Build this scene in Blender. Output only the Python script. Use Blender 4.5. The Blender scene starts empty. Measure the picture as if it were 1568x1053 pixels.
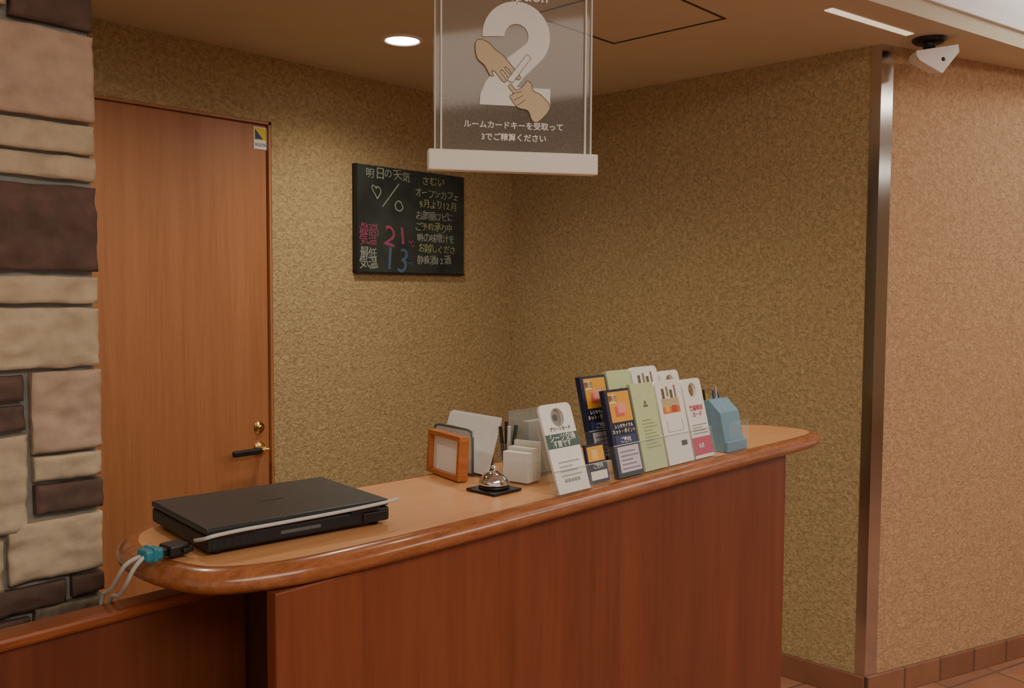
import bpy, bmesh, math, random
from mathutils import Vector, Matrix, noise
random.seed(4)
S=bpy.context.scene
COL=S.collection

# ---------------------------------------------------------------- materials
def srgb(r,g,b):
    f=lambda c:(c/255/12.92) if c/255<=0.04045 else ((c/255+0.055)/1.055)**2.4
    return (f(r),f(g),f(b),1)
def newmat(name):
    m=bpy.data.materials.new(name); m.use_nodes=True
    nt=m.node_tree; b=nt.nodes['Principled BSDF']
    return m,nt,b
def N(nt,t,**kw):
    n=nt.nodes.new(t)
    for k,v in kw.items():
        if k in n.inputs: n.inputs[k].default_value=v
        else: setattr(n,k,v)
    return n
def coords(nt,scale):
    tc=N(nt,'ShaderNodeTexCoord'); mp=N(nt,'ShaderNodeMapping')
    mp.inputs['Scale'].default_value=scale
    nt.links.new(tc.outputs['Object'],mp.inputs['Vector'])
    return mp.outputs['Vector']
def ramp(nt,src,stops):
    r=N(nt,'ShaderNodeValToRGB')
    while len(r.color_ramp.elements)<len(stops): r.color_ramp.elements.new(.5)
    for e,(p,c) in zip(r.color_ramp.elements,stops): e.position=p; e.color=c
    nt.links.new(src,r.inputs['Fac']); return r.outputs['Color']
def plain(name,c,rough=.5,metal=0,var=.06,scale=60,bump=0,spec=.5,coat=0):
    m,nt,b=newmat(name)
    v=coords(nt,(1,1,1))
    n=N(nt,'ShaderNodeTexNoise',Scale=scale,Detail=4.0)
    nt.links.new(v,n.inputs['Vector'])
    d=[min(1,x*(1-var)) for x in c[:3]]+[1]; l=[min(1,x*(1+var)) for x in c[:3]]+[1]
    nt.links.new(ramp(nt,n.outputs['Fac'],[(.3,d),(.7,l)]),b.inputs['Base Color'])
    b.inputs['Roughness'].default_value=rough; b.inputs['Metallic'].default_value=metal
    b.inputs['Specular IOR Level'].default_value=spec
    b.inputs['Coat Weight'].default_value=coat
    if bump:
        bp=N(nt,'ShaderNodeBump',Strength=bump,Distance=.004)
        nt.links.new(n.outputs['Fac'],bp.inputs['Height']); nt.links.new(bp.outputs['Normal'],b.inputs['Normal'])
    return m
def wood(name,dark,light,scale,rough=.35,coat=0,detail=6,spec=.5,dist=.6):
    m,nt,b=newmat(name)
    v=coords(nt,scale)
    n=N(nt,'ShaderNodeTexNoise',Scale=1.0,Detail=float(detail),Roughness=.65,Distortion=dist)
    nt.links.new(v,n.inputs['Vector'])
    v2=coords(nt,tuple(s*6 for s in scale))
    n2=N(nt,'ShaderNodeTexNoise',Scale=1.0,Detail=3.0); nt.links.new(v2,n2.inputs['Vector'])
    mx=N(nt,'ShaderNodeMath',operation='MULTIPLY_ADD'); mx.inputs[1].default_value=.35
    nt.links.new(n2.outputs['Fac'],mx.inputs[0]); nt.links.new(n.outputs['Fac'],mx.inputs[2])
    nt.links.new(ramp(nt,mx.outputs[0],[(.45,dark),(.9,light)]),b.inputs['Base Color'])
    b.inputs['Roughness'].default_value=rough; b.inputs['Coat Weight'].default_value=coat
    b.inputs['Specular IOR Level'].default_value=spec
    return m
def plaster(name,dark,light):
    m,nt,b=newmat(name)
    v=coords(nt,(1,1,1))
    n=N(nt,'ShaderNodeTexNoise',Scale=66.0,Detail=3.0,Roughness=.5,Distortion=.9)
    n2=N(nt,'ShaderNodeTexNoise',Scale=190.0,Detail=2.0)
    for k in (n,n2): nt.links.new(v,k.inputs['Vector'])
    a=N(nt,'ShaderNodeMath',operation='MULTIPLY_ADD'); a.inputs[1].default_value=.35
    nt.links.new(n2.outputs['Fac'],a.inputs[0]); nt.links.new(n.outputs['Fac'],a.inputs[2])
    nt.links.new(ramp(nt,a.outputs[0],[(.5,dark),(.85,light)]),b.inputs['Base Color'])
    bp=N(nt,'ShaderNodeBump',Strength=.8,Distance=.007)
    nt.links.new(a.outputs[0],bp.inputs['Height']); nt.links.new(bp.outputs['Normal'],b.inputs['Normal'])
    b.inputs['Roughness'].default_value=.75; b.inputs['Specular IOR Level'].default_value=.25
    return m
def emis(name,c,s):
    m,nt,b=newmat(name)
    b.inputs['Base Color'].default_value=c
    b.inputs['Emission Color'].default_value=c; b.inputs['Emission Strength'].default_value=s
    return m
def clear(name,c=(.9,.95,.93,1),amt=.05,rough=.05,tint=(.97,.98,.975,1),base=.05):
    m=bpy.data.materials.new(name); m.use_nodes=True; nt=m.node_tree; nt.nodes.clear()
    o=N(nt,'ShaderNodeOutputMaterial'); t=N(nt,'ShaderNodeBsdfTransparent'); p=N(nt,'ShaderNodeBsdfPrincipled')
    g=N(nt,'ShaderNodeBsdfGlossy'); g.inputs['Roughness'].default_value=rough
    t.inputs['Color'].default_value=tint
    p.inputs['Base Color'].default_value=c; p.inputs['Roughness'].default_value=.4
    lw=N(nt,'ShaderNodeLayerWeight',Blend=.5)
    pw=N(nt,'ShaderNodeMath',operation='POWER'); pw.inputs[1].default_value=4.0
    ma=N(nt,'ShaderNodeMath',operation='MULTIPLY_ADD'); ma.inputs[1].default_value=.5; ma.inputs[2].default_value=base
    nt.links.new(lw.outputs['Facing'],pw.inputs[0]); nt.links.new(pw.outputs[0],ma.inputs[0])
    mx=N(nt,'ShaderNodeMixShader'); mx.inputs[0].default_value=amt
    nt.links.new(t.outputs[0],mx.inputs[1]); nt.links.new(p.outputs[0],mx.inputs[2])
    mg=N(nt,'ShaderNodeMixShader'); nt.links.new(ma.outputs[0],mg.inputs[0])
    nt.links.new(mx.outputs[0],mg.inputs[1]); nt.links.new(g.outputs[0],mg.inputs[2]); nt.links.new(mg.outputs[0],o.inputs[0])
    return m
def tiles(name,c1,c2,mortar,scale,rot,w=.5,h=.5):
    m,nt,b=newmat(name)
    tc=N(nt,'ShaderNodeTexCoord'); mp=N(nt,'ShaderNodeMapping'); mp.inputs['Rotation'].default_value=rot
    nt.links.new(tc.outputs['Object'],mp.inputs['Vector'])
    br=N(nt,'ShaderNodeTexBrick',Scale=scale,Color1=c1,Color2=c2,Mortar=mortar)
    br.inputs['Mortar Size'].default_value=.006; br.inputs['Brick Width'].default_value=w; br.inputs['Row Height'].default_value=h
    br.offset=0
    nt.links.new(mp.outputs[0],br.inputs['Vector'])
    n=N(nt,'ShaderNodeTexNoise',Scale=9.0,Detail=5.0); nt.links.new(mp.outputs[0],n.inputs['Vector'])
    mx=N(nt,'ShaderNodeMixRGB',blend_type='MULTIPLY'); mx.inputs[0].default_value=.5
    nt.links.new(br.outputs['Color'],mx.inputs[1])
    nt.links.new(ramp(nt,n.outputs['Fac'],[(.3,(.6,.6,.6,1)),(.7,(1,1,1,1))]),mx.inputs[2])
    nt.links.new(mx.outputs[0],b.inputs['Base Color']); b.inputs['Roughness'].default_value=.45
    bp=N(nt,'ShaderNodeBump',Strength=.4,Distance=.003,invert=True)
    nt.links.new(br.outputs['Fac'],bp.inputs['Height']); nt.links.new(bp.outputs['Normal'],b.inputs['Normal'])
    return m

M={}
M['wall']=plaster('wallpaper_ochre',srgb(162,139,99),srgb(198,174,130))
M['wall_o']=plaster('wallpaper_sand',srgb(174,138,102),srgb(204,168,130))
M['ceil']=plain('ceiling_paint',srgb(216,205,180),.8,var=.02,scale=8,spec=.2)
M['white']=plain('white_paint',srgb(240,238,234),.5,var=.02)
M['door']=wood('door_wood',srgb(164,105,66),srgb(184,125,82),(24,24,1.1),.42)
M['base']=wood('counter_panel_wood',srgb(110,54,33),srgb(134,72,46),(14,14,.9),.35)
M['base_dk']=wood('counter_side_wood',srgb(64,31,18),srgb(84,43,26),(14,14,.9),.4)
M['gate']=wood('gate_wood',srgb(90,44,26),srgb(112,58,36),(14,14,.9),.35)
M['gatecap']=wood('gate_cap_wood',srgb(118,58,30),srgb(148,82,46),(8,50,50),.3,dist=.2)
M['lam']=wood('counter_laminate',srgb(208,148,96),srgb(220,163,112),(4,60,60),.35,detail=3)
M['mould']=wood('counter_moulding',srgb(130,72,38),srgb(172,108,66),(14,60,60),.24,coat=.3,dist=.2)
M['steel']=plain('polished_steel',(.66,.64,.61,1),.13,1,var=.03)
M['brass']=plain('brass',(.83,.58,.22,1),.2,1)
M['chrome']=plain('chrome',(.85,.85,.86,1),.06,1,var=.01)
M['black']=plain('black_plastic',(.012,.012,.013,1),.38,var=.1)
M['laplid']=plain('laptop_lid',(.020,.022,.023,1),.42,var=.1)
M['lapbase']=plain('laptop_base',(.009,.010,.012,1),.5,var=.1)
M['board']=plain('chalkboard_black',srgb(48,56,51),.7,var=.5,scale=7)
M['chalkw']=plain('chalk_white',srgb(160,166,156),.9,var=.45,scale=240)
M['chalky']=plain('chalk_yellow',srgb(165,168,126),.9,var=.45,scale=240)
M['chalkp']=plain('chalk_pink',srgb(155,72,106),.9,var=.5,scale=240)
M['chalkb']=plain('chalk_blue',srgb(80,102,130),.9,var=.5,scale=240)
M['paper']=plain('white_paper',srgb(242,240,234),.6,var=.02)
M['clear']=clear('clear_acrylic')
M['greyclear']=clear('grey_acrylic',(.62,.66,.64,1),.28,.1,(.85,.88,.87,1))
M['signglass']=clear('sign_acrylic',(.42,.41,.35,1),.24,.06,(.80,.80,.78,1),.025)
M['signw']=plain('sign_white',srgb(250,249,244),.5,var=.01)
M['signc']=plain('sign_skin_cream',srgb(216,196,156),.5,var=.01)
M['signbar']=plain('sign_bar_white',srgb(245,242,232),.35,var=.01)
M['mortar']=plain('mortar',srgb(146,145,138),.9,var=.08,scale=40,bump=.5)
M['st_b']=plain('stone_beige',srgb(196,177,148),.85,var=.16,scale=22,bump=1)
M['st_p']=plain('stone_pink',srgb(190,163,140),.85,var=.16,scale=20,bump=1)
M['st_d']=plain('stone_dark',srgb(98,76,66),.85,var=.25,scale=20,bump=1)
M['st_g']=plain('stone_grey',srgb(126,115,98),.85,var=.4,scale=34,bump=1)
M['floor']=tiles('terracotta_tiles',srgb(176,126,98),srgb(160,112,86),srgb(120,98,80),1.0,(0,0,.3),.3,.3)
M['bb']=tiles('terracotta_skirting',srgb(158,110,84),srgb(144,98,73),srgb(112,86,66),1.0,(0,0,0),.2,1.0)
M['lamp']=emis('lamp_glow',(1,.95,.85,1),25)
M['slot']=emis('slot_glow',(1,.86,.62,1),.9)
M['panel']=emis('lobby_panel_glow',(1,.93,.82,1),9)
M['dark']=plain('dark_line',srgb(70,56,40),.6)
M['cable']=plain('cable_grey',srgb(190,190,186),.4)
M['teal']=plain('teal_plastic',srgb(40,125,140),.4)
M['fwood']=wood('frame_orange_wood',srgb(170,96,48),srgb(194,120,66),(10,10,60),.35)
M['bluepl']=plain('blue_grey_plastic',srgb(118,156,178),.35)
M['greymetal']=plain('grey_metal',srgb(120,122,120),.35,.6)
def C(r,g,b):
    k='c%d_%d_%d'%(r,g,b)
    if k not in M: M[k]=plain('print_'+k,srgb(r,g,b),.5,var=.03)
    return M[k]

# ---------------------------------------------------------------- geometry helpers
def obj(name,me,mats):
    o=bpy.data.objects.new(name,me); COL.objects.link(o)
    for m in (mats if isinstance(mats,(list,tuple)) else [mats]): me.materials.append(m)
    return o
def mesh(name,verts,faces,mats,idx=None,smooth=False):
    me=bpy.data.meshes.new(name); me.from_pydata([tuple(v) for v in verts],[],faces); me.update()
    o=obj(name,me,mats)
    if idx:
        for p,i in zip(me.polygons,idx): p.material_index=i
    if smooth:
        for p in me.polygons: p.use_smooth=True
    return o
def box(name,a,b,m,bev=0,mtx=None,seg=2):
    if m in (M['clear'],M['greyclear']): return pane(name,a,b,m,mtx)
    bm=bmesh.new(); bmesh.ops.create_cube(bm,size=1)
    for v in bm.verts:
        v.co=Vector([(a[i]+b[i])/2+v.co[i]*abs(b[i]-a[i]) for i in range(3)])
    if bev: bmesh.ops.bevel(bm,geom=bm.edges[:],offset=bev,segments=seg,affect='EDGES',profile=.5)
    if mtx is not None: bm.transform(mtx)
    me=bpy.data.meshes.new(name); bm.to_mesh(me); bm.free()
    return obj(name,me,m)
def pane(name,a,b,m,mtx=None):
    d=[abs(b[i]-a[i]) for i in range(3)]; ax=d.index(min(d)); o_=[i for i in range(3) if i!=ax]
    vs=[]
    for s,t_ in ((0,0),(1,0),(1,1),(0,1)):
        v=[0,0,0]; v[ax]=(a[ax]+b[ax])/2; v[o_[0]]=(a,b)[s][o_[0]]; v[o_[1]]=(a,b)[t_][o_[1]]
        v=Vector(v); vs.append(mtx@v if mtx is not None else v)
    return mesh(name,vs,[(0,1,2,3)],m)
def lathe(name,prof,m,mtx=None,n=40):
    vs=[];fs=[]
    for i in range(n):
        a=2*math.pi*i/n
        for r,z in prof: vs.append(Vector((r*math.cos(a),r*math.sin(a),z)))
    k=len(prof)
    for i in range(n):
        j=(i+1)%n
        for q in range(k-1): fs.append((i*k+q,j*k+q,j*k+q+1,i*k+q+1))
    if mtx is not None: vs=[mtx@v for v in vs]
    o=mesh(name,vs,fs,m,smooth=True)
    bm=bmesh.new(); bm.from_mesh(o.data); bmesh.ops.remove_doubles(bm,verts=bm.verts,dist=1e-5); bmesh.ops.recalc_face_normals(bm,faces=bm.faces); bm.to_mesh(o.data); bm.free()
    return o
def tube(name,pts,r,m,cyc=False,smoothc=True):
    cu=bpy.data.curves.new(name,'CURVE'); cu.dimensions='3D'; cu.bevel_depth=r; cu.bevel_resolution=4; cu.use_fill_caps=True
    sp=cu.splines.new('NURBS' if smoothc else 'POLY'); sp.points.add(len(pts)-1)
    for p,c in zip(sp.points,pts): p.co=(*c,1)
    if smoothc: sp.order_u=3; sp.use_endpoint_u=True
    sp.use_cyclic_u=cyc
    cu.resolution_u=8
    t=bpy.data.objects.new(name,cu); COL.objects.link(t)
    return tomesh(t,m)
def tomesh(t,m):
    bpy.context.view_layer.update()
    dg=bpy.context.evaluated_depsgraph_get()
    me=bpy.data.meshes.new_from_object(t.evaluated_get(dg)); mw=t.matrix_world.copy()
    name=t.name; bpy.data.objects.remove(t)
    me.transform(mw); me.materials.clear()
    o=obj(name,me,m)
    for p in me.polygons: p.material_index=0
    return o
def basis(o,r,u):
    r=Vector(r).normalized(); u=Vector(u).normalized(); n=r.cross(u)
    return Matrix(((r.x,u.x,n.x,o[0]),(r.y,u.y,n.y,o[1]),(r.z,u.z,n.z,o[2]),(0,0,0,1)))
def text(name,s,size,mtx,m,ax='LEFT',ex=.0003,wd=0,jit=0):
    cu=bpy.data.curves.new(name,'FONT'); cu.body=s; cu.size=size; cu.align_x=ax; cu.align_y='CENTER'; cu.extrude=ex; cu.offset=wd
    cu.resolution_u=3
    t=bpy.data.objects.new(name,cu); COL.objects.link(t); t.matrix_world=mtx
    o=tomesh(t,m)
    if jit:
        sd=Vector((random.random()*9,random.random()*9,random.random()*9))
        for v in o.data.vertices:
            d=noise.noise_vector(v.co*(1.1/size)*1.5+sd)*size*jit; v.co.x+=d.x; v.co.z+=d.z
    return o
def shape(name,loops,m,mtx,ex=.0004):
    cu=bpy.data.curves.new(name,'CURVE'); cu.dimensions='2D'; cu.fill_mode='BOTH'; cu.extrude=ex
    for lp in loops:
        sp=cu.splines.new('POLY'); sp.points.add(len(lp)-1); sp.use_cyclic_u=True
        for p,c in zip(sp.points,lp): p.co=(c[0],c[1],0,1)
    t=bpy.data.objects.new(name,cu); COL.objects.link(t); t.matrix_world=mtx
    return tomesh(t,m)
def group(name,loc,kids):
    e=bpy.data.objects.new(name,None); e.location=loc; e.empty_display_size=.05; COL.objects.link(e)
    bpy.context.view_layer.update()
    inv=Matrix.Translation(Vector(loc)).inverted()
    for k in kids: k.parent=e; k.matrix_parent_inverse=inv
    return e
def circ(cx,cy,r,n=24): return [(cx+r*math.cos(2*math.pi*i/n),cy+r*math.sin(2*math.pi*i/n)) for i in range(n)]
def smoothloop(pts,n=6):
    out=[];k=len(pts)
    for i in range(k):
        p0,p1,p2,p3=[Vector(pts[(i+j)%k]) for j in (-1,0,1,2)]
        for s in range(n):
            t=s/n
            out.append(.5*((2*p1)+(p2-p0)*t+(2*p0-5*p1+4*p2-p3)*t*t+(3*p1-p0-3*p2+p3)*t**3))
    return out

CH=2.385; ys=-1.79
od=Vector((.94,-.342,0)).normalized()
# ---------------------------------------------------------------- room shell
def multibox(name,bs,m):
    bm=bmesh.new()
    for a,b in bs:
        r=bmesh.ops.create_cube(bm,size=1)
        for v in r['verts']: v.co=Vector([(a[i]+b[i])/2+v.co[i]*abs(b[i]-a[i]) for i in range(3)])
    me=bpy.data.meshes.new(name); bm.to_mesh(me); bm.free(); return obj(name,me,m)
DX0,DX1,DZ=-2.19,-1.351,2.14
multibox('wall_back',[((-4.6,0,0),(DX0,.12,CH)),((DX1,0,0),(.12,.12,CH)),((DX0,0,DZ),(DX1,.12,CH))],M['wall'])
box('wall_right',(0,ys,0),(.12,0,CH),M['wall'])
p0=Vector((0,ys,0)); p1=p0+od*3.2; nn=Vector((-od.y,od.x,0))
def prism(name,poly,z0,z1,m):
    n=len(poly); vs=[Vector((p[0],p[1],z0)) for p in poly]+[Vector((p[0],p[1],z1)) for p in poly]
    fs=[tuple(range(n))[::-1],tuple(range(n,2*n))]+[(i,(i+1)%n,n+(i+1)%n,n+i) for i in range(n)]
    return mesh(name,vs,fs,m)
prism('wall_outer',[p0,p1,p1+nn*.12,p0+nn*.13+od*.08],0,CH+.4,M['wall_o'])
box('wall_left',(-4.7,-1.2,0),(-4.6,.12,CH),M['wall'])
prism('floor',[(-7,-9),(5,-9),(5,.2),(-7,.2)],-.05,0,M['floor'])
ed=Vector((.916,-.204,0)).normalized(); e0=Vector((-.51,-1.94,0)); en=Vector((ed.y,-ed.x,0))
eL=e0-ed*6; eR=e0+ed*4.5
prism('ceiling',[eL,eR,(eR.x,.12),(eL.x,.12)],CH,CH+.055,M['ceil'])
prism('trim_1',[eL+en*.012,eR+en*.012,eR-en*.02,eL-en*.02],CH+.055,CH+.068,M['white'])
prism('ceiling_upstand',[eL+en*.0,eR+en*.0,eR-en*.06,eL-en*.06],CH+.068,CH+.34,M['white'])
prism('ceiling_lobby',[(-7,-9),(5,-9),eR-en*.06,eL-en*.06],CH+.34,CH+.4,M['white'])
box('wall_lobby_added',(-1.5,-9,0),(5,-8.9,CH+.34),M['wall_o'])  # unseen wall, added to give the steel trim something dark to reflect
for (a,b) in [(1.3,-4.2),(2.9,-7.2)]:
    group('ceiling_panel_light',(a,b,CH+.34),[box('frame',(a-.33,b-.18,CH+.325),(a+.33,b+.18,CH+.34),M['white']),box('diffuser',(a-.3,b-.15,CH+.322),(a+.3,b+.15,CH+.325),M['panel'])])
box('baseboard_right',(-.014,ys-.0,0),(0,0,.09),M['bb'],.003)
bb=box('baseboard_outer',(0,-.014,0),(3.0,0,.09),M['bb'],.003)
bb.matrix_world=Matrix.Translation(p0)@Matrix.Rotation(math.atan2(od.y,od.x),4,'Z')
t=.003
nf=-nn
poly=[Vector((-t,ys+.036,0)),Vector((-t,ys-.002,0)),p0+od*.058+nf*t,p0+od*.058,p0.copy(),Vector((0,ys+.036,0))]
prism('trim_steel_corner',poly,.0,CH,M['steel'])

# ---------------------------------------------------------------- door
k=[]
k.append(box('leaf',(DX0+.012,.016,.008),(DX1-.012,.05,DZ-.012),M['door'],.001))
k.append(box('jamb_right',(DX1-.010,.002,0),(DX1,.1,DZ),M['door']))
k.append(box('jamb_left',(DX0,.002,0),(DX0+.010,.1,DZ),M['door']))
k.append(box('jamb_head',(DX0,.002,DZ-.01),(DX1,.1,DZ),M['door']))
rotY=Matrix.Rotation(math.radians(90),4,'X')
def onDoor(x,z): return Matrix.Translation((x,.016,z))@rotY
k.append(lathe('key_cylinder',[(0,.016),(.009,.016),(.011,.013),(.011,.006),(.021,.005),(.023,0)],M['brass'],onDoor(-1.408,.975)))
k.append(box('key_slot',(-1.4095,-.0025,.969),(-1.4065,.0005,.981),M['black']))
k.append(lathe('lever_rose',[(0,.010),(.02,.009),(.025,.004),(.026,0)],M['brass'],onDoor(-1.408,.895)))
k.append(lathe('lever_neck',[(0,.05),(.010,.05),(.010,0)],M['brass'],onDoor(-1.408,.895)))
k.append(box('lever_handle',(-1.550,-.045,.882),(-1.43,-.027,.905),M['black'],.006))
k.append(box('lever_collar',(-1.43,-.043,.886),(-1.396,-.027,.903),M['brass'],.005))
k.append(box('sticker',(-1.418,.0135,2.035),(-1.362,.016,2.118),M['paper']))
k.append(mesh('sticker_yellow',[(-1.415,.013,2.07),(-1.365,.013,2.07),(-1.365,.013,2.115),(-1.415,.013,2.115)],[(0,1,2,3)],C(225,200,40)))
k.append(mesh('sticker_blue',[(-1.413,.0125,2.073),(-1.378,.0125,2.073),(-1.413,.0125,2.110)],[(0,1,2)],C(30,60,120)))
k.append(text('sticker_text','ALSOK',.016,basis((-1.39,.0128,2.052),(1,0,0),(0,0,1)),C(30,50,110),'CENTER'))
group('door_1',(-1.77,.03,0),k)

# ---------------------------------------------------------------- stone pillar
def stone(bm,x0,x1,z0,z1,mi,depth=.02,yb=-1.18):
    nx=max(3,int((x1-x0)/.008)); nz=max(3,int((z1-z0)/.008)); g=.001
    seed=Vector((random.random()*50,random.random()*50,0))
    V={}
    yf=yb-depth-random.uniform(0,.006)
    for i in range(nx+1):
        for j in range(nz+1):
            x=x0+g+(x1-x0-2*g)*i/nx; z=z0+g+(z1-z0-2*g)*j/nz
            e=(i in(0,nx))+(j in(0,nz))
            q=noise.noise(Vector((x*8+z*5,z*12-x*4,0))+seed)
            ridge=abs(noise.noise(Vector((x*16,z*24,3))+seed))
            nz_=q*.006+ridge*.013+noise.noise(Vector((x*60,z*70,7))+seed)*.003
            y=yf+nz_+(.002 if e else 0)
            dx=noise.noise(Vector((z*18,i,5))+seed)*.003 if i in(0,nx) else 0
            dz=noise.noise(Vector((x*18,j,9))+seed)*.003 if j in(0,nz) else 0
            V[i,j]=bm.verts.new((x+dx,y,z+dz))
    for i in range(nx):
        for j in range(nz):
            f=bm.faces.new((V[i,j],V[i+1,j],V[i+1,j+1],V[i,j+1])); f.material_index=mi; f.smooth=True
    ring=[(i,0) for i in range(nx)]+[(nx,j) for j in range(nz)]+[(i,nz) for i in range(nx,0,-1)]+[(0,j) for j in range(nz,0,-1)]
    bk=[bm.verts.new((V[r].co.x,yb+.004,V[r].co.z)) for r in ring]
    for a in range(len(ring)):
        b=(a+1)%len(ring)
        f=bm.faces.new((V[ring[b]],V[ring[a]],bk[a],bk[b])); f.material_index=mi; f.smooth=False
XR=-2.514
def px(p): return XR-(150-p)*.00127
def pz(y): return 1.83-(y-187)*.001322
bm=bmesh.new()
r_=bmesh.ops.create_cube(bm,size=1)
for v in r_['verts']:
    v.co=Vector(((-3.9+XR-.004)/2+v.co.x*(XR-.004+3.9),-1.03+v.co.y*.3,CH/2+v.co.z*CH))
for f in bm.faces: f.material_index=4
rows=[(30,150,-2,52,2),(-60,24,-2,40,0),
(-40,150,60,187,1),(-70,150,192,235,0),(-30,150,239,274,0),(-50,150,283,410,2),(-90,150,417,457,0),(-40,150,463,552,0),
(-60,38,559,597,2),(-60,38,603,641,2),(46,150,556,677,1),(-40,40,647,787,0),(48,150,682,719,0),(50,150,724,769,2),
(10,150,776,864,0),(-60,4,793,872,0),(-20,94,871,909,2),(102,150,869,900,2),(-40,38,915,958,2),(44,150,906,950,3)]
for a,b,y0,y1,mi in rows: stone(bm,px(a),px(b),pz(y1),pz(y0),mi)
def fill(xl,xr,zl,zh):
    z=zl
    while z<zh-.03:
        h=min(random.choice([.045,.05,.09,.12,.15]),zh-z)
        x=xr
        while x>xl+.02:
            w=min(random.uniform(.14,.32),x-xl)
            stone(bm,x-w,x-.008,z,z+h-.008,random.choice([0,0,1,2,0,3])); x-=w
        z+=h
fill(-3.9,px(-98),0,CH); fill(px(-94),XR,0,pz(958)-.01); fill(px(-94),XR,pz(-2)+.008,CH)
me=bpy.data.meshes.new('stone_pillar'); bm.to_mesh(me); bm.free()
obj('stone_pillar',me,[M['st_b'],M['st_p'],M['st_d'],M['st_g'],M['mortar']])

# ---------------------------------------------------------------- counter
TOP=1.07
outl=[(-2.60,-1.79),(-2.5,-1.842),(-2.35,-1.86),(-2.1,-1.867),(-1.7,-1.87),(-1.3,-1.872),(-.95,-1.876),(-.72,-1.878),(-.60,-1.865),(-.54,-1.82),(-.52,-1.74),(-.54,-1.64),(-.62,-1.55),(-.78,-1.50),(-1.2,-1.47),(-1.7,-1.45),(-2.1,-1.43),(-2.36,-1.41),(-2.5,-1.415),(-2.58,-1.45),(-2.628,-1.52),(-2.646,-1.61),(-2.638,-1.71)]
L=smoothloop(outl,6); n=len(L)
nor=[]
for i in range(n):
    tg=(L[(i+1)%n]-L[i-1]).normalized(); nor.append(Vector((-tg.y,tg.x)))
prof=[(.037,-.0015),(.034,-.0004),(.029,-.0002),(.022,-.0012),(.013,-.0045),(.005,-.011),(.0,-.021),(.003,-.031),(.012,-.038),(.02,-.041),(.05,-.041)]
vs=[];fs=[]
for i in range(n):
    for o_,z_ in prof:
        p=L[i]+nor[i]*o_; vs.append((p.x,p.y,TOP+z_))
K=len(prof)
for i in range(n):
    j=(i+1)%n
    for q_ in range(K-1): fs.append((i*K+q_,i*K+q_+1,j*K+q_+1,j*K+q_))
kids=[mesh('edge_moulding',vs,fs,M['mould'],smooth=True)]
inn=[L[i]+nor[i]*.036 for i in range(n)]
kids.append(prism('laminate_top',inn,TOP-.04,TOP-.0004,M['lam']))
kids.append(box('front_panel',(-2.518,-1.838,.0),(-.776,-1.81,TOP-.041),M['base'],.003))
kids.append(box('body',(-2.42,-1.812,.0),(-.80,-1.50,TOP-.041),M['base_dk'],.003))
group('reception_counter',(-1.6,-1.66,0),kids)
group('swing_gate',(-3.0,-1.58,0),[box('gate_panel',(-3.7,-1.60,.12),(-2.43,-1.57,.965),M['gate'],.002),box('gate_cap',(-3.7,-1.612,.965),(-2.43,-1.558,.985),M['gatecap'],.006),box('gate_post',(-3.72,-1.615,0),(-3.68,-1.555,.99),M['base_dk'],.003)])

# ---------------------------------------------------------------- laptop
TT=TOP+.0006
lm=Matrix.Translation((-2.378,-1.606,TT))@Matrix.Rotation(math.radians(-7),4,'Z')@Matrix.Diagonal((1,1,1.15,1))
w,d=.172,.131
k=[box('base',(-w,-d,.006),(w,d,.0285),M['lapbase'],.004,lm),
   box('lid',(-w-.001,-d+.002,.0295),(w+.001,d,.040),M['laplid'],.004,lm,3),
   box('latch_strip',(-.045,-d-.0008,.0145),(.03,-d+.002,.0195),C(90,92,90),0,lm),
   box('port_block',(.115,-d-.004,.008),(.165,-d+.01,.024),M['black'],.002,lm),
   box('hinge_notch_a',(-.15,-d-.003,.024),(-.09,-d+.01,.034),M['black'],.003,lm),
   box('hinge_notch_b',(.09,-d-.003,.024),(.15,-d+.01,.034),M['black'],.003,lm),
   text('lid_mark','notebook',.012,lm@Matrix.Translation((.0,.0,.0403)),C(60,62,60),'CENTER',.0001)]
for i,(a,b) in enumerate([(-.15,-.11),(.15,-.11),(-.15,.11),(.15,.11)]): k.append(lathe('foot_%d'%i,[(0,0),(.009,0),(.009,.007)],M['black'],lm@Matrix.Translation((a,b,0)),16))
for i in range(5): k.append(box('vent_%d'%i,(-.165+.012*i,-d-.0006,.011),(-.159+.012*i,-d+.001,.02),C(30,30,30),0,lm))
k.append(tube('side_cable',[lm@Vector(p) for p in [(-.180,-.100,.020),(-.179,-.128,.026),(-.168,-.1385,.031),(-.12,-.1385,.033),(-.08,-.1385,.033),(.05,-.1385,.034),(.14,-.138,.036),(.180,-.136,.038),(.192,-.128,.038)]],.0032,M['cable']))
group('laptop',(-2.378,-1.606,TT),k)
cm=Matrix.Translation((-2.578,-1.668,TT))@Matrix.Rotation(math.radians(6),4,'Z')
k=[box('plug_hood',(-.038,-.018,.004),(-.002,.018,.023),M['black'],.004,cm),
   box('plug_screw_a',(-.018,-.024,.008),(.0,-.018,.016),M['black'],.002,cm),
   box('plug_neck',(-.048,-.010,.006),(-.036,.010,.02),M['black'],.003,cm),
   box('adapter',(-.078,-.015,.004),(-.047,.015,.024),M['teal'],.005,cm),
   box('adapter_ridge',(-.066,-.017,.003),(-.058,.017,.026),M['teal'],.003,cm),
   tube('lead_a',[(-2.652,-1.673,1.084),(-2.672,-1.664,1.078),(-2.676,-1.64,1.05),(-2.668,-1.59,1.012),(-2.664,-1.548,.998),(-2.662,-1.535,.95),(-2.66,-1.53,.75)],.0035,M['cable']),
   tube('lead_b',[(-2.652,-1.681,1.084),(-2.666,-1.680,1.076),(-2.672,-1.655,1.036),(-2.658,-1.60,1.002),(-2.652,-1.548,.993),(-2.648,-1.535,.93),(-2.645,-1.53,.75)],.0035,M['cable'])]
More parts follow.
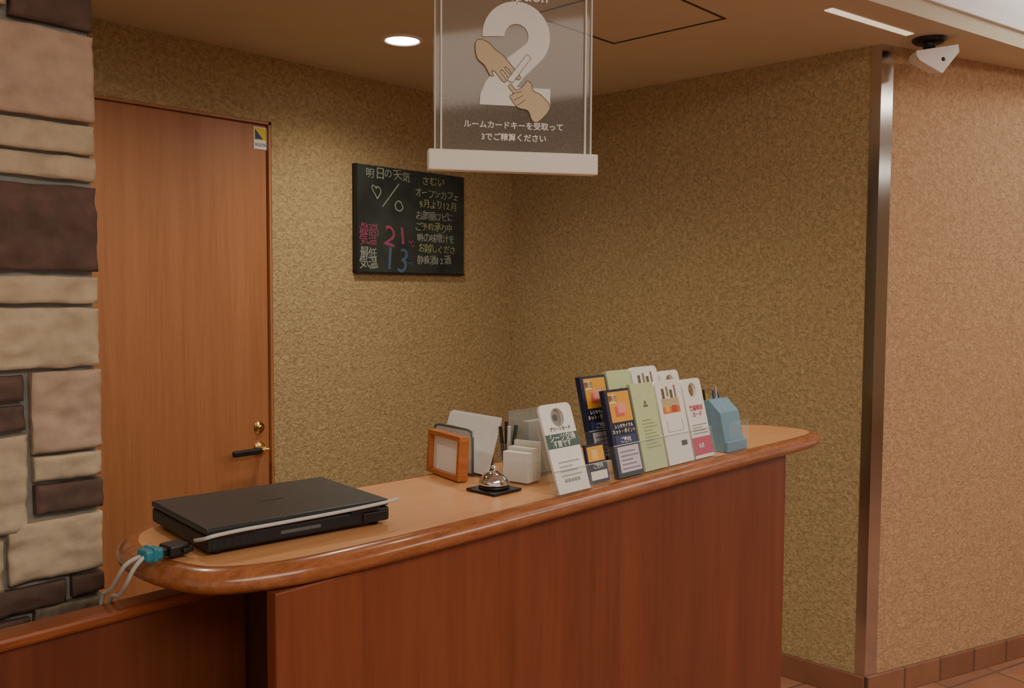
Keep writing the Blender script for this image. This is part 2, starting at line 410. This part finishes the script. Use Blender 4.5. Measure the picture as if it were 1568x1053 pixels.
group('display_cable_adapter',(-2.6,-1.672,TT),k)

# ---------------------------------------------------------------- chalkboard
bx0,bx1,bz0,bz1=-.9655,-.3456,1.580,2.0265
k=[box('slate',(bx0,-.02,bz0),(bx1,.0005,bz1),M['board'],.002),box('left_edge',(bx0-.006,-.023,bz0),(bx0+.004,0,bz1),M['black'],.002),
   box('bottom_ledge',(bx0,-.022,bz0-.006),(bx1,0,bz0+.002),M['black'],.001)]
def bp(xp,yp):
    u=(xp-541)/165.; v=(yp-(250+22*u))/(166-18*u)
    u=u*.92+.08*u*u
    return bx0+u*(bx1-bx0), bz1-v*(bz1-bz0)
def chalk(s,xp,yp,size,m,adv_=.98):
    adv=0
    for ch in s:
        sz=size*random.uniform(.90,1.14); x,z=bp(xp,yp); a=random.uniform(-.12,.12)
        k.append(text('chalk_mark',ch,sz,basis((x+adv,-.0206,z+random.uniform(-.05,.05)*size),(math.cos(a),0,math.sin(a)),(-math.sin(a),0,math.cos(a))),M[m],'LEFT',.0003,0,.10))
        adv+=size*(.6 if ch.isascii() else adv_)
chalk('明日の天気',555,264,.050,'chalkw'); chalk('さむい',640,277,.046,'chalky')
chalk('♡',563,296,.085,'chalkw'); chalk('／',578,304,.10,'chalkw'); chalk('○',598,318,.055,'chalkw')
chalk('最高',545,350,.050,'chalkp'); chalk('気温',545,367,.048,'chalkp'); chalk('21',582,360,.130,'chalkp'); chalk('℃',619,373,.030,'chalkp')
chalk('最低',545,387,.048,'chalkw'); chalk('気温',545,403,.048,'chalkw'); chalk('13',582,397,.125,'chalkb'); chalk('℃',619,406,.030,'chalkb')
for i,(xx,s) in enumerate([(629,'オープンカフェ'),(636,'9月より12月'),(630,'お部屋ロビに'),(629,'ご予約承り中'),(632,'朝の味噌汁を'),(634,'お越しくださ'),(632,'静養酒12酒')]):
    chalk(s,xx,295+i*17.2,.0405,'chalky' if i%2 else 'chalkw',.94)
group('chalkboard',(-.65,-.01,1.8),k)

# ---------------------------------------------------------------- hanging sign
sr=Vector((.817,-.576,0)).normalized(); so=Vector((-1.705,-1.587,1.78))
sm=basis(so,sr,(0,0,1))
def lb(name,a,b,m,bev=0): return box(name,a,b,m,bev,sm)
k=[lb('bottom_bar',(-.203,.0,-.016),(.203,.048,.016),M['signbar'],.003),
   pane('acrylic_panel',(-.19,.046,-.0005),(.19,.57,.0005),M['signglass'],sm),
   lb('left_rail_edge',(-.174,.046,.0),(-.171,.60,.008),M['signw']),
   lb('left_rail_outer',(-.188,.046,.0),(-.186,.60,.008),M['signw']),
   lb('right_rail_edge',(.171,.046,.0),(.174,.60,.008),M['signw']),
   lb('right_rail_outer',(.186,.046,.0),(.188,.60,.008),M['signw']),
   lb('top_bar',(-.203,.57,-.014),(.203,.605,.014),M['signbar'],.003)]
def sp_(x,y): return ((x-787)*.00158,(266-y)*.00155)
def stext(s,x,y,size,wd=0): k.append(text('sign_text',s,size,sm@Matrix.Translation((*sp_(x,y),.0028)),M['signw'],'CENTER',.0004,wd))
stext('Reception',789,2,.038,.0004)
def arc(cx,cy,r,a0,a1,n_): return [(cx+r*math.cos(math.radians(a0+(a1-a0)*i/n_)),cy-r*math.sin(math.radians(a0+(a1-a0)*i/n_))) for i in range(n_+1)]
two=arc(790,62,51,184,-38,28)+[(814,110),(800,124),(790,138),(842,138),(842,166),(735,166),(736,150),(744,132),(758,112),(778,94),(798,78)]+arc(790,62,18,-35,184,18)
k.append(shape('sign_digit',[[sp_(*p) for p in two]],M['signw'],sm@Matrix.Translation((0,0,.0028))))
stext('ルームカードキーを受取って',787,196,.0185,.0003); stext('3でご精算ください',787,214,.0185,.0003)
def hand(name,pts,m,z=.0034):
    k.append(shape(name,[[sp_(*p) for p in smoothloop([Vector(q) for q in pts],4)]],m,sm@Matrix.Translation((0,0,z))))
def outline(pts,z=.0042,r=.0007,cyc=True):
    k.append(tube('hand_outline',[sm@Vector((*sp_(*p),z)) for p in pts],r,C(120,104,76),cyc,False))
h1=[(728,78),(734,70),(748,74),(758,84),(770,92),(786,110),(796,122),(794,127),(788,124),(776,110),(773,111),(785,125),(781,129),(770,115),(766,116),(775,128),(770,131),(757,116),(753,117),(756,123),(750,122),(742,108),(731,98)]
h2=[(842,166),(824,188),(814,186),(808,172),(792,168),(780,152),(786,148),(778,138),(782,134),(790,142),(800,136),(806,128),(813,132),(816,142),(828,148)]
hand('hand_giving',h1,M['signc']); hand('hand_receiving',h2,M['signc'])
for hh in (h1,h2): outline([tuple(q) for q in smoothloop([Vector(q) for q in hh],3)])
for a_,b_ in [((800,150),(786,158)),((804,156),(792,165)),((798,144),(784,148))]: outline([a_,b_],.0044,.0006,False)
k.append(shape('key_card',[[sp_(*p) for p in [(776,128),(806,88),(812,94),(784,132)]]],M['signw'],sm@Matrix.Translation((0,0,.0046))))
outline([(776,128),(806,88),(812,94),(784,132)],.0052)
for xx in (-.15,.15): k.append(box('hanger_rod',(xx-.004,.60,-.004),(xx+.004,CH-1.78,.004),M['chrome'],0,sm))
group('hanging_sign',so,k)

# ---------------------------------------------------------------- ceiling fixtures
def downlight(x,y,z=CH,r=.058,mt='lamp'):
    T=Matrix.Translation((x,y,z))
    group('ceiling_downlight',(x,y,z),[lathe('rim',[(r,-.001),(r+.004,-.006),(r+.014,-.004),(r+.016,0)],M['white'],T),lathe('glow',[(0,-.0015),(r,-.0015)],M[mt],T)])
DL=[(-1.17,-.555),(-2.25,-.6),(-1.25,-1.5)]  # first downlight is visible; other two unseen, added for light around the counter
for a,b in DL: downlight(a,b)
k=[]
hx0,hx1,hy0,hy1=-1.09,-.635,-1.53,-1.08
for a,b in [((hx0,hy0),(hx1,hy0+.008)),((hx0,hy1-.008),(hx1,hy1)),((hx0,hy0),(hx0+.008,hy1)),((hx1-.008,hy0),(hx1,hy1))]:
    k.append(box('frame',(*a,CH-.002),(*b,CH),M['dark']))
group('ceiling_access_hatch',(-.86,-1.3,CH),k)
a_=Vector((-.51,-1.815,0)); b_=Vector((-.06,-1.905,0)); dd=(b_-a_).normalized(); pn=Vector((-dd.y,dd.x,0))*.014
prism('ceiling_slot_light',[a_-pn,b_-pn,b_+pn,a_+pn],CH-.003,CH,M['slot'])
cp=Vector((.045,-1.935,CH)); cr=Vector((.679,-.734,0)); cf=Vector((.733,.68,0))
k=[lathe('mount_plate',[(0,-.016),(.045,-.016),(.055,-.008),(.056,0)],M['black'],Matrix.Translation(cp)),
   lathe('neck',[(0,-.05),(.018,-.05),(.022,-.016)],M['black'],Matrix.Translation(cp))]
fr=[(-.062,-.052),(.08,-.030),(.084,-.055),(.028,-.128),(-.05,-.085),(-.062,-.068)]
vs=[cp+cr*a+Vector((0,0,z))-cf*.045 for a,z in fr]+[cp+cr*(a*.8)+Vector((0,0,-.045+(z+.045)*.75))+cf*.045 for a,z in fr]
n6=len(fr)
k.append(mesh('housing',vs,[tuple(range(n6)),tuple(range(n6,2*n6))[::-1]]+[(i,n6+i,n6+(i+1)%n6,(i+1)%n6) for i in range(n6)],M['white']))
k.append(lathe('lens',[(0,.002),(.006,.0015),(.007,0)],M['black'],Matrix.Translation(cp+cr*.03+Vector((0,0,-.08))-cf*.045)@basis((0,0,0),cr,(0,0,1))))
group('security_camera',cp,k)

# ---------------------------------------------------------------- brochures and holders
def leaf(name,x0,x1,yb,zb,h,lean,base,blocks=(),texts=(),hole=None,thick=.006,round_top=False):
    up=Vector((0,math.sin(lean),math.cos(lean)))
    mm=basis((x0,yb,zb),(1,0,0),up); W_=x1-x0
    if round_top:
        rr=.014; lp=[(0,0),(W_,0),(W_,h-rr)]+[(W_-rr+rr*math.cos(a),h-rr+rr*math.sin(a)) for a in (.4,.8,1.2)]+[(W_-rr,h),(rr,h)]+[(rr-rr*math.sin(a),h-rr+rr*math.cos(a)) for a in (.4,.8,1.2)]+[(0,h-rr)]
        loops=[lp]
        if hole: loops.append(circ(W_/2,h-hole*1.6,hole))
        ks=[shape('card',loops,base,mm@Matrix.Translation((0,0,-thick/2)),thick/2)]
    else:
        ks=[box('card',(0,0,-thick),(W_,h,0),base,.0006,mm)]
    for i_,(u0,u1,v0,v1,c) in enumerate(blocks):
        ks.append(box('print',(u0*W_,v0*h,.0),(u1*W_,v1*h,.0004+.00005*i_),c,0,mm))
    for (s,u,v,sz,c) in texts:
        ks.append(text('lettering',s,sz,mm@Matrix.Translation((u*W_,v*h,.0012)),c,'CENTER',.0002,.0002))
    return ks
def lines(u0,u1,v0,v1,nn_,c):
    st=(v1-v0)/nn_
    return [(u0,u1-(.12*(i%3)),v0+st*i,v0+st*i+st*.35,c) for i in range(nn_)]
def holder(x0,x1,yb,z0,h,lean,fronth,foot=.05):
    up=Vector((0,math.sin(lean),math.cos(lean))); mm=basis((x0,yb,z0),(1,0,0),up); W_=x1-x0
    return [box('holder_back',(-.003,0,-.017),(W_+.003,h,-.0165),M['clear'],0,mm),
            box('holder_front',(-.003,0,.004),(W_+.003,fronth,.0045),M['clear'],0,mm),
            box('holder_rim',(-.003,fronth-.0015,.0035),(W_+.003,fronth,.005),C(215,220,215),0,mm),
            box('holder_side_a',(-.004,0,-.017),(-.0035,fronth,.005),M['clear'],0,mm),
            box('holder_side_b',(W_+.003,0,-.017),(W_+.0035,fronth,.005),M['clear'],0,mm),
            box('holder_base',(x0-.003,yb-.004,TOP+.0008),(x1+.003,yb+foot,TOP+.0012),M['clear'])]
ln=math.radians(14); z0=TOP+.004
navy=C(28,34,62); orange=C(236,170,50); pink=C(206,60,100); green=C(200,214,160); grey=C(150,150,146); dgreen=C(70,100,88)
lx0,lx1,ly=-1.836,-1.730,-1.845; l2=math.radians(19)
k=leaf('x',lx0,lx1,ly,z0,.194,l2,M['paper'],[(0,1,.50,.66,dgreen)]+lines(.2,.85,.18,.38,4,C(170,170,165)),
  [('グリーンカード',.5,.71,.010,dgreen),('シーツ交換',.5,.61,.0175,M['paper']),('不要です',.45,.54,.015,M['paper']),('■ ■ ■ ■ ■',.5,.13,.009,grey)],hole=.019,round_top=True)
lmm=basis((lx0,ly,z0),(1,0,0),(0,math.sin(l2),math.cos(l2)))
k+=[shape('inner_ring',[circ(.053,.194-.0304,.0205),circ(.053,.194-.0304,.0185)],grey,lmm@Matrix.Translation((0,0,.0008)),.0003),
    shape('inner_back',[circ(.053,.194-.0304,.0195)],C(150,144,132),lmm@Matrix.Translation((0,0,-.0066)),.0003),
    shape('inner_core',[circ(.053,.194-.030,.008)],C(90,88,84),lmm@Matrix.Translation((0,0,-.0058)),.0003)]
k+=holder(lx0,lx1,ly,z0,.17,l2,.05)
group('linen_card_stand',(-1.79,-1.80,TOP),k)
k=leaf('x',-1.706,-1.636,-1.828,z0,.088,ln,navy,[(.08,.92,.55,.93,orange),(.3,.6,.6,.85,C(236,200,120)),(.08,.92,.08,.30,M['paper'])],[('ご案内',.5,.42,.012,M['paper'])])
k+=holder(-1.706,-1.636,-1.828,z0,.08,ln,.045,foot=.03)
group('small_booklet_stand',(-1.675,-1.79,TOP),k)
def b_navy(x0,x1,y,z,h): return leaf('x',x0,x1,y,z,h,ln,navy,[(.12,.95,.62,.97,orange),(.12,.95,.05,.34,C(224,216,222)),(.12,.95,.35,.47,C(60,66,110)),(.3,.65,.68,.80,C(226,96,90)),(.42,.75,.72,.84,C(240,160,140)),(.15,.40,.84,.94,C(246,236,190))]+lines(.2,.9,.08,.32,5,C(150,120,150)),
   [('朝食',.28,.89,.016,C(120,60,30)),('レンタサイクル',.52,.57,.0105,M['paper']),('ネット・ポイント',.5,.51,.0115,C(240,230,200)),('ご案内',.5,.41,.014,M['paper'])],thick=.014)
def b_green(x0,x1,y,z,h): return leaf('x',x0,x1,y,z,h,ln,green,[(.42,.60,.72,.745,C(90,110,70)),(.47,.55,.75,.79,C(90,110,70))]+lines(.25,.85,.25,.60,9,C(150,165,115)),thick=.012)
def b_hang(x0,x1,y,z,h): return leaf('x',x0,x1,y,z,h,ln,M['paper'],[(.14,.82,.60,.68,C(214,130,50)),(.14,.82,.68,.78,C(200,180,140)),(.2,.3,.78,.90,C(110,90,70)),(.38,.46,.80,.92,C(150,130,90)),(.52,.62,.78,.88,C(90,100,70)),(.70,.76,.78,.93,C(150,110,80)),(.25,.4,.62,.70,C(236,180,90)),(.5,.7,.61,.69,C(200,80,50)),(.62,.84,.20,.26,C(60,60,60)),(.2,.8,.38,.385,grey),(.2,.205,.38,.52,grey),(.795,.8,.38,.52,grey)],thick=.012,round_top=True)
def b_pink(x0,x1,y,z,h): return leaf('x',x0,x1,y,z,h,ln,M['paper'],[(0,1,.04,.26,pink)]+lines(.12,.9,.30,.44,4,grey),[('客様専用',.5,.62,.016,pink),('カード',.5,.54,.016,pink),('会員',.4,.15,.013,M['paper'])],hole=.019,thick=.010,round_top=True)
k=[]
X=.004; yA=-1.834; yB=-1.770; XB=-.006
k+=b_navy(-1.612+X,-1.513+X,yA,z0,.205); k+=b_green(-1.506+X,-1.410+X,yA,z0,.212); k+=b_hang(-1.402+X,-1.288+X,yA,z0,.212); k+=b_pink(-1.280+X,-1.190+X,yA,z0,.208)
z2=TOP+.032
k+=b_navy(-1.612+XB,-1.513+XB,yB,z2,.205); k+=b_green(-1.506+XB,-1.410+XB,yB,z2,.212); k+=b_hang(-1.402+XB,-1.288+XB,yB,z2,.215); k+=b_pink(-1.280+XB,-1.190+XB,yB,z2,.198)
k+=holder(-1.614+X,-1.188+X,yA,z0,.16,ln,.075,foot=.02)
k+=holder(-1.614+XB,-1.188+XB,yB,z2,.19,ln,.075,foot=.08)
k+=[box('tier_support_b',(-1.186,-1.80,TOP+.0008),(-1.1855,-1.69,TOP+.05),M['clear'])]
group('brochure_rack',(-1.40,-1.78,TOP),k)
def prof_x(name,pts,x0,x1,m):
    n_=len(pts); vs=[(x0,a,b) for a,b in pts]+[(x1,a,b) for a,b in pts]
    return mesh(name,vs,[tuple(range(n_)),tuple(range(n_,2*n_))[::-1]]+[(i,(i+1)%n_,n_+(i+1)%n_,n_+i) for i in range(n_)][::1],m)
Q=.026
k=[prof_x('body',[(-1.825,TT),(-1.832,TOP+.01),(-1.81,TOP+.105),(-1.775,TOP+.138),(-1.74,TOP+.135),(-1.735,TT)],-1.145+Q,-1.045+Q,M['bluepl']),
   box('front_lip',(-1.148+Q,-1.838,TT),(-1.042+Q,-1.828,TOP+.03),M['bluepl'],.003),
   box('clear_front',(-1.150+Q,-1.842,TT),(-1.040+Q,-1.8415,TOP+.085),M['clear'])]
for i,(xx,c,hh) in enumerate([(-1.135,M['black'],.165),(-1.12,C(200,160,40),.15),(-1.085,C(60,80,110),.16),(-1.072,M['chrome'],.17),(-1.06,C(60,80,110),.155)]):
    k.append(tube('pen',[(xx+Q,-1.762,TOP+.10),(xx-.006+Q,-1.755,TOP+hh)],.0032,c,smoothc=False))
group('pen_stand',(-1.067,-1.79,TOP),k)
bmx=Matrix.Translation((-1.888,-1.703,TT))
k=[box('pad',(-.043,-.043,0),(.043,.043,.006),M['black'],.002,bmx),
   lathe('foot_ring',[(0,.006),(.033,.006),(.034,.010),(.030,.014),(0,.014)],M['black'],bmx),
   lathe('dome',[(.033,.015),(.0335,.018),(.031,.026),(.026,.033),(.018,.039),(.009,.042),(0,.0425)],M['chrome'],bmx),
   lathe('plunger',[(.003,.042),(.003,.048),(.007,.049),(.008,.052),(.005,.055),(0,.056)],M['chrome'],bmx)]
group('call_bell',(-1.888,-1.703,TT),k)
fm=Matrix.Translation((-1.858,-1.520,TT+.001))@Matrix.Rotation(math.radians(-14),4,'Z')@Matrix.Rotation(math.radians(3),4,'Y')
hw=.076; fh=.101
k=[box('rail_bottom',(-.013,-hw,0),(.013,hw,.011),M['fwood'],.001,fm),box('rail_top',(-.013,-hw,fh-.011),(.013,hw,fh),M['fwood'],.001,fm),
   box('stile_a',(-.013,-hw,.011),(.013,-hw+.011,fh-.011),M['fwood'],.001,fm),box('stile_b',(-.013,hw-.011,.011),(.013,hw,fh-.011),M['fwood'],.001,fm),
   box('insert',(.0,-hw+.011,.011),(.006,hw-.011,fh-.011),M['paper'],0,fm)]
group('photo_frame',(-1.86,-1.51,TT),k)
lmx=Matrix.Translation((-1.775,-1.49,TT))@Matrix.Rotation(math.radians(-6),4,'Z')
def rp(x,y,z): return lmx@Vector((x,y,z))
k=[]
for xo,hh in ((-.03,.108),(.03,.12)):
    k.append(tube('wire_frame',[rp(xo,-.075,.003),rp(xo,-.075,hh-.02),rp(xo,-.07,hh-.005),rp(xo,-.055,hh),rp(xo,.055,hh),rp(xo,.07,hh-.005),rp(xo,.075,hh-.02),rp(xo,.075,.003)],.003,M['greymetal'],True,False))
    k.append(box('plate',(xo-.0008,-.072,.004),(xo+.0008,.072,hh-.003),C(196,198,196),0,lmx))
k.append(box('rack_base',(-.032,-.075,0),(.032,.075,.003),M['greymetal'],0,lmx))
pm=lmx@Matrix.Translation((-.014,0,.004))@Matrix.Rotation(math.radians(18),4,'Y')
for i in range(5): k.append(box('sheet',(-.004+.005*i,-.114+.006*i,0),(-.002+.005*i,.082+.004*i,.132+.002*i),M['paper'],0,pm))
group('letter_rack',(-1.775,-1.49,TT),k)
mmx=Matrix.Translation((-1.782,-1.682,TT))@Matrix.Rotation(math.radians(8),4,'Z')
k=[box('card_stack',(-.02,-.035,.003),(.0,.033,.070),M['paper'],.001,mmx),box('card_stack_mid',(.001,-.035,.003),(.022,.033,.078),C(226,224,212),.001,mmx),box('card_stack_b',(.024,-.035,.003),(.034,.033,.09),C(232,230,218),.001,mmx),
   box('clear_face_a',(-.026,-.04,0),(-.0255,.04,.05),M['clear'],0,mmx),box('clear_face_b',(.038,-.04,0),(.0385,.04,.095),M['clear'],0,mmx),
   box('clear_side',(-.026,-.042,0),(.04,-.0415,.05),M['clear'],0,mmx)]
group('memo_card_holder',(-1.782,-1.682,TT),k)
pcx=Matrix.Translation((-1.757,-1.620,TT))
k=[lathe('cup',[(0,0.001),(.018,0.001),(.019,.08)],M['clear'],pcx)]
for i,(a,b,h,c) in enumerate([(-.010,.006,.118,M['black']),(.008,.010,.126,M['black']),(.010,-.009,.120,C(40,70,60)),(-.007,-.010,.12,C(190,190,186)),(0,.0,.115,C(60,60,64))]):
    k.append(tube('pen',[pcx@Vector((a*.4,b*.4,.006)),pcx@Vector((a*1.5,b*1.5,h))],.0042,c,smoothc=False))
group('pen_cup',(-1.757,-1.620,TT),k)
group('acrylic_leaflet_holder',(-1.69,-1.66,TT),[box('back_plate',(-1.732,-1.60,TT),(-1.62,-1.5995,TOP+.150),M['greyclear'],0),box('front_plate',(-1.732,-1.73,TT),(-1.62,-1.7295,TOP+.09),M['greyclear'],0),
   mesh('side_plate',[(-1.732,-1.73,TT),(-1.732,-1.60,TT),(-1.732,-1.60,TOP+.150),(-1.732,-1.73,TOP+.165)],[(0,1,2,3)],M['greyclear']),
   box('leaflets',(-1.728,-1.66,TOP+.003),(-1.63,-1.64,TOP+.13),C(190,192,184),.001)])

# ---------------------------------------------------------------- lights
def spot(name,loc,e,ang=150,size=.06,col=(1,.90,.73),blend=1):
    l=bpy.data.lights.new(name,'SPOT'); l.energy=e; l.spot_size=math.radians(ang); l.spot_blend=blend; l.shadow_soft_size=size; l.color=col
    o=bpy.data.objects.new(name,l); o.location=loc; COL.objects.link(o); return o
for i,(a,b) in enumerate(DL): spot('downlight_lamp',(a,b,CH-.02),[37,25,20][i])
def area(name,loc,e,sx,sy,col,rot=(0,0,0)):
    l=bpy.data.lights.new(name,'AREA'); l.shape='RECTANGLE'; l.size=sx; l.size_y=sy; l.energy=e; l.color=col
    o=bpy.data.objects.new(name,l); o.location=loc; o.rotation_euler=rot; COL.objects.link(o); return o
area('lobby_ceiling_lamp',(-3.0,-4.2,CH+.32),76,2.5,1.5,(1,.90,.78))
area('lobby_ceiling_lamp',(.2,-4.2,CH+.32),36,1.2,1.2,(1,.89,.76))
area('cove_lamp',(.8,-2.75,CH+.1),14,1.6,.15,(1,.97,.95),(math.radians(180),0,-.22))
w=bpy.data.worlds.new('world'); S.world=w; w.use_nodes=True
bg=w.node_tree.nodes['Background']; bg.inputs[0].default_value=(1,.91,.79,1); bg.inputs[1].default_value=.52

# ---------------------------------------------------------------- camera
f,yaw,pit,roll=1384.62,.8241,-.0574,.0051
fw=Vector((math.sin(yaw)*math.cos(pit),math.cos(yaw)*math.cos(pit),math.sin(pit)))
r=Vector((math.cos(yaw),-math.sin(yaw),0)); u=r.cross(fw)
c,s=math.cos(roll),math.sin(roll); r,u=c*r+s*u,-s*r+c*u
cam=bpy.data.cameras.new('camera'); cam.lens=36*f/1568; cam.sensor_width=36; cam.clip_start=.02
co=bpy.data.objects.new('camera',cam); COL.objects.link(co)
co.matrix_world=Matrix(((r.x,u.x,-fw.x,-3.2855),(r.y,u.y,-fw.y,-3.0474),(r.z,u.z,-fw.z,1.5),(0,0,0,1)))
S.camera=co
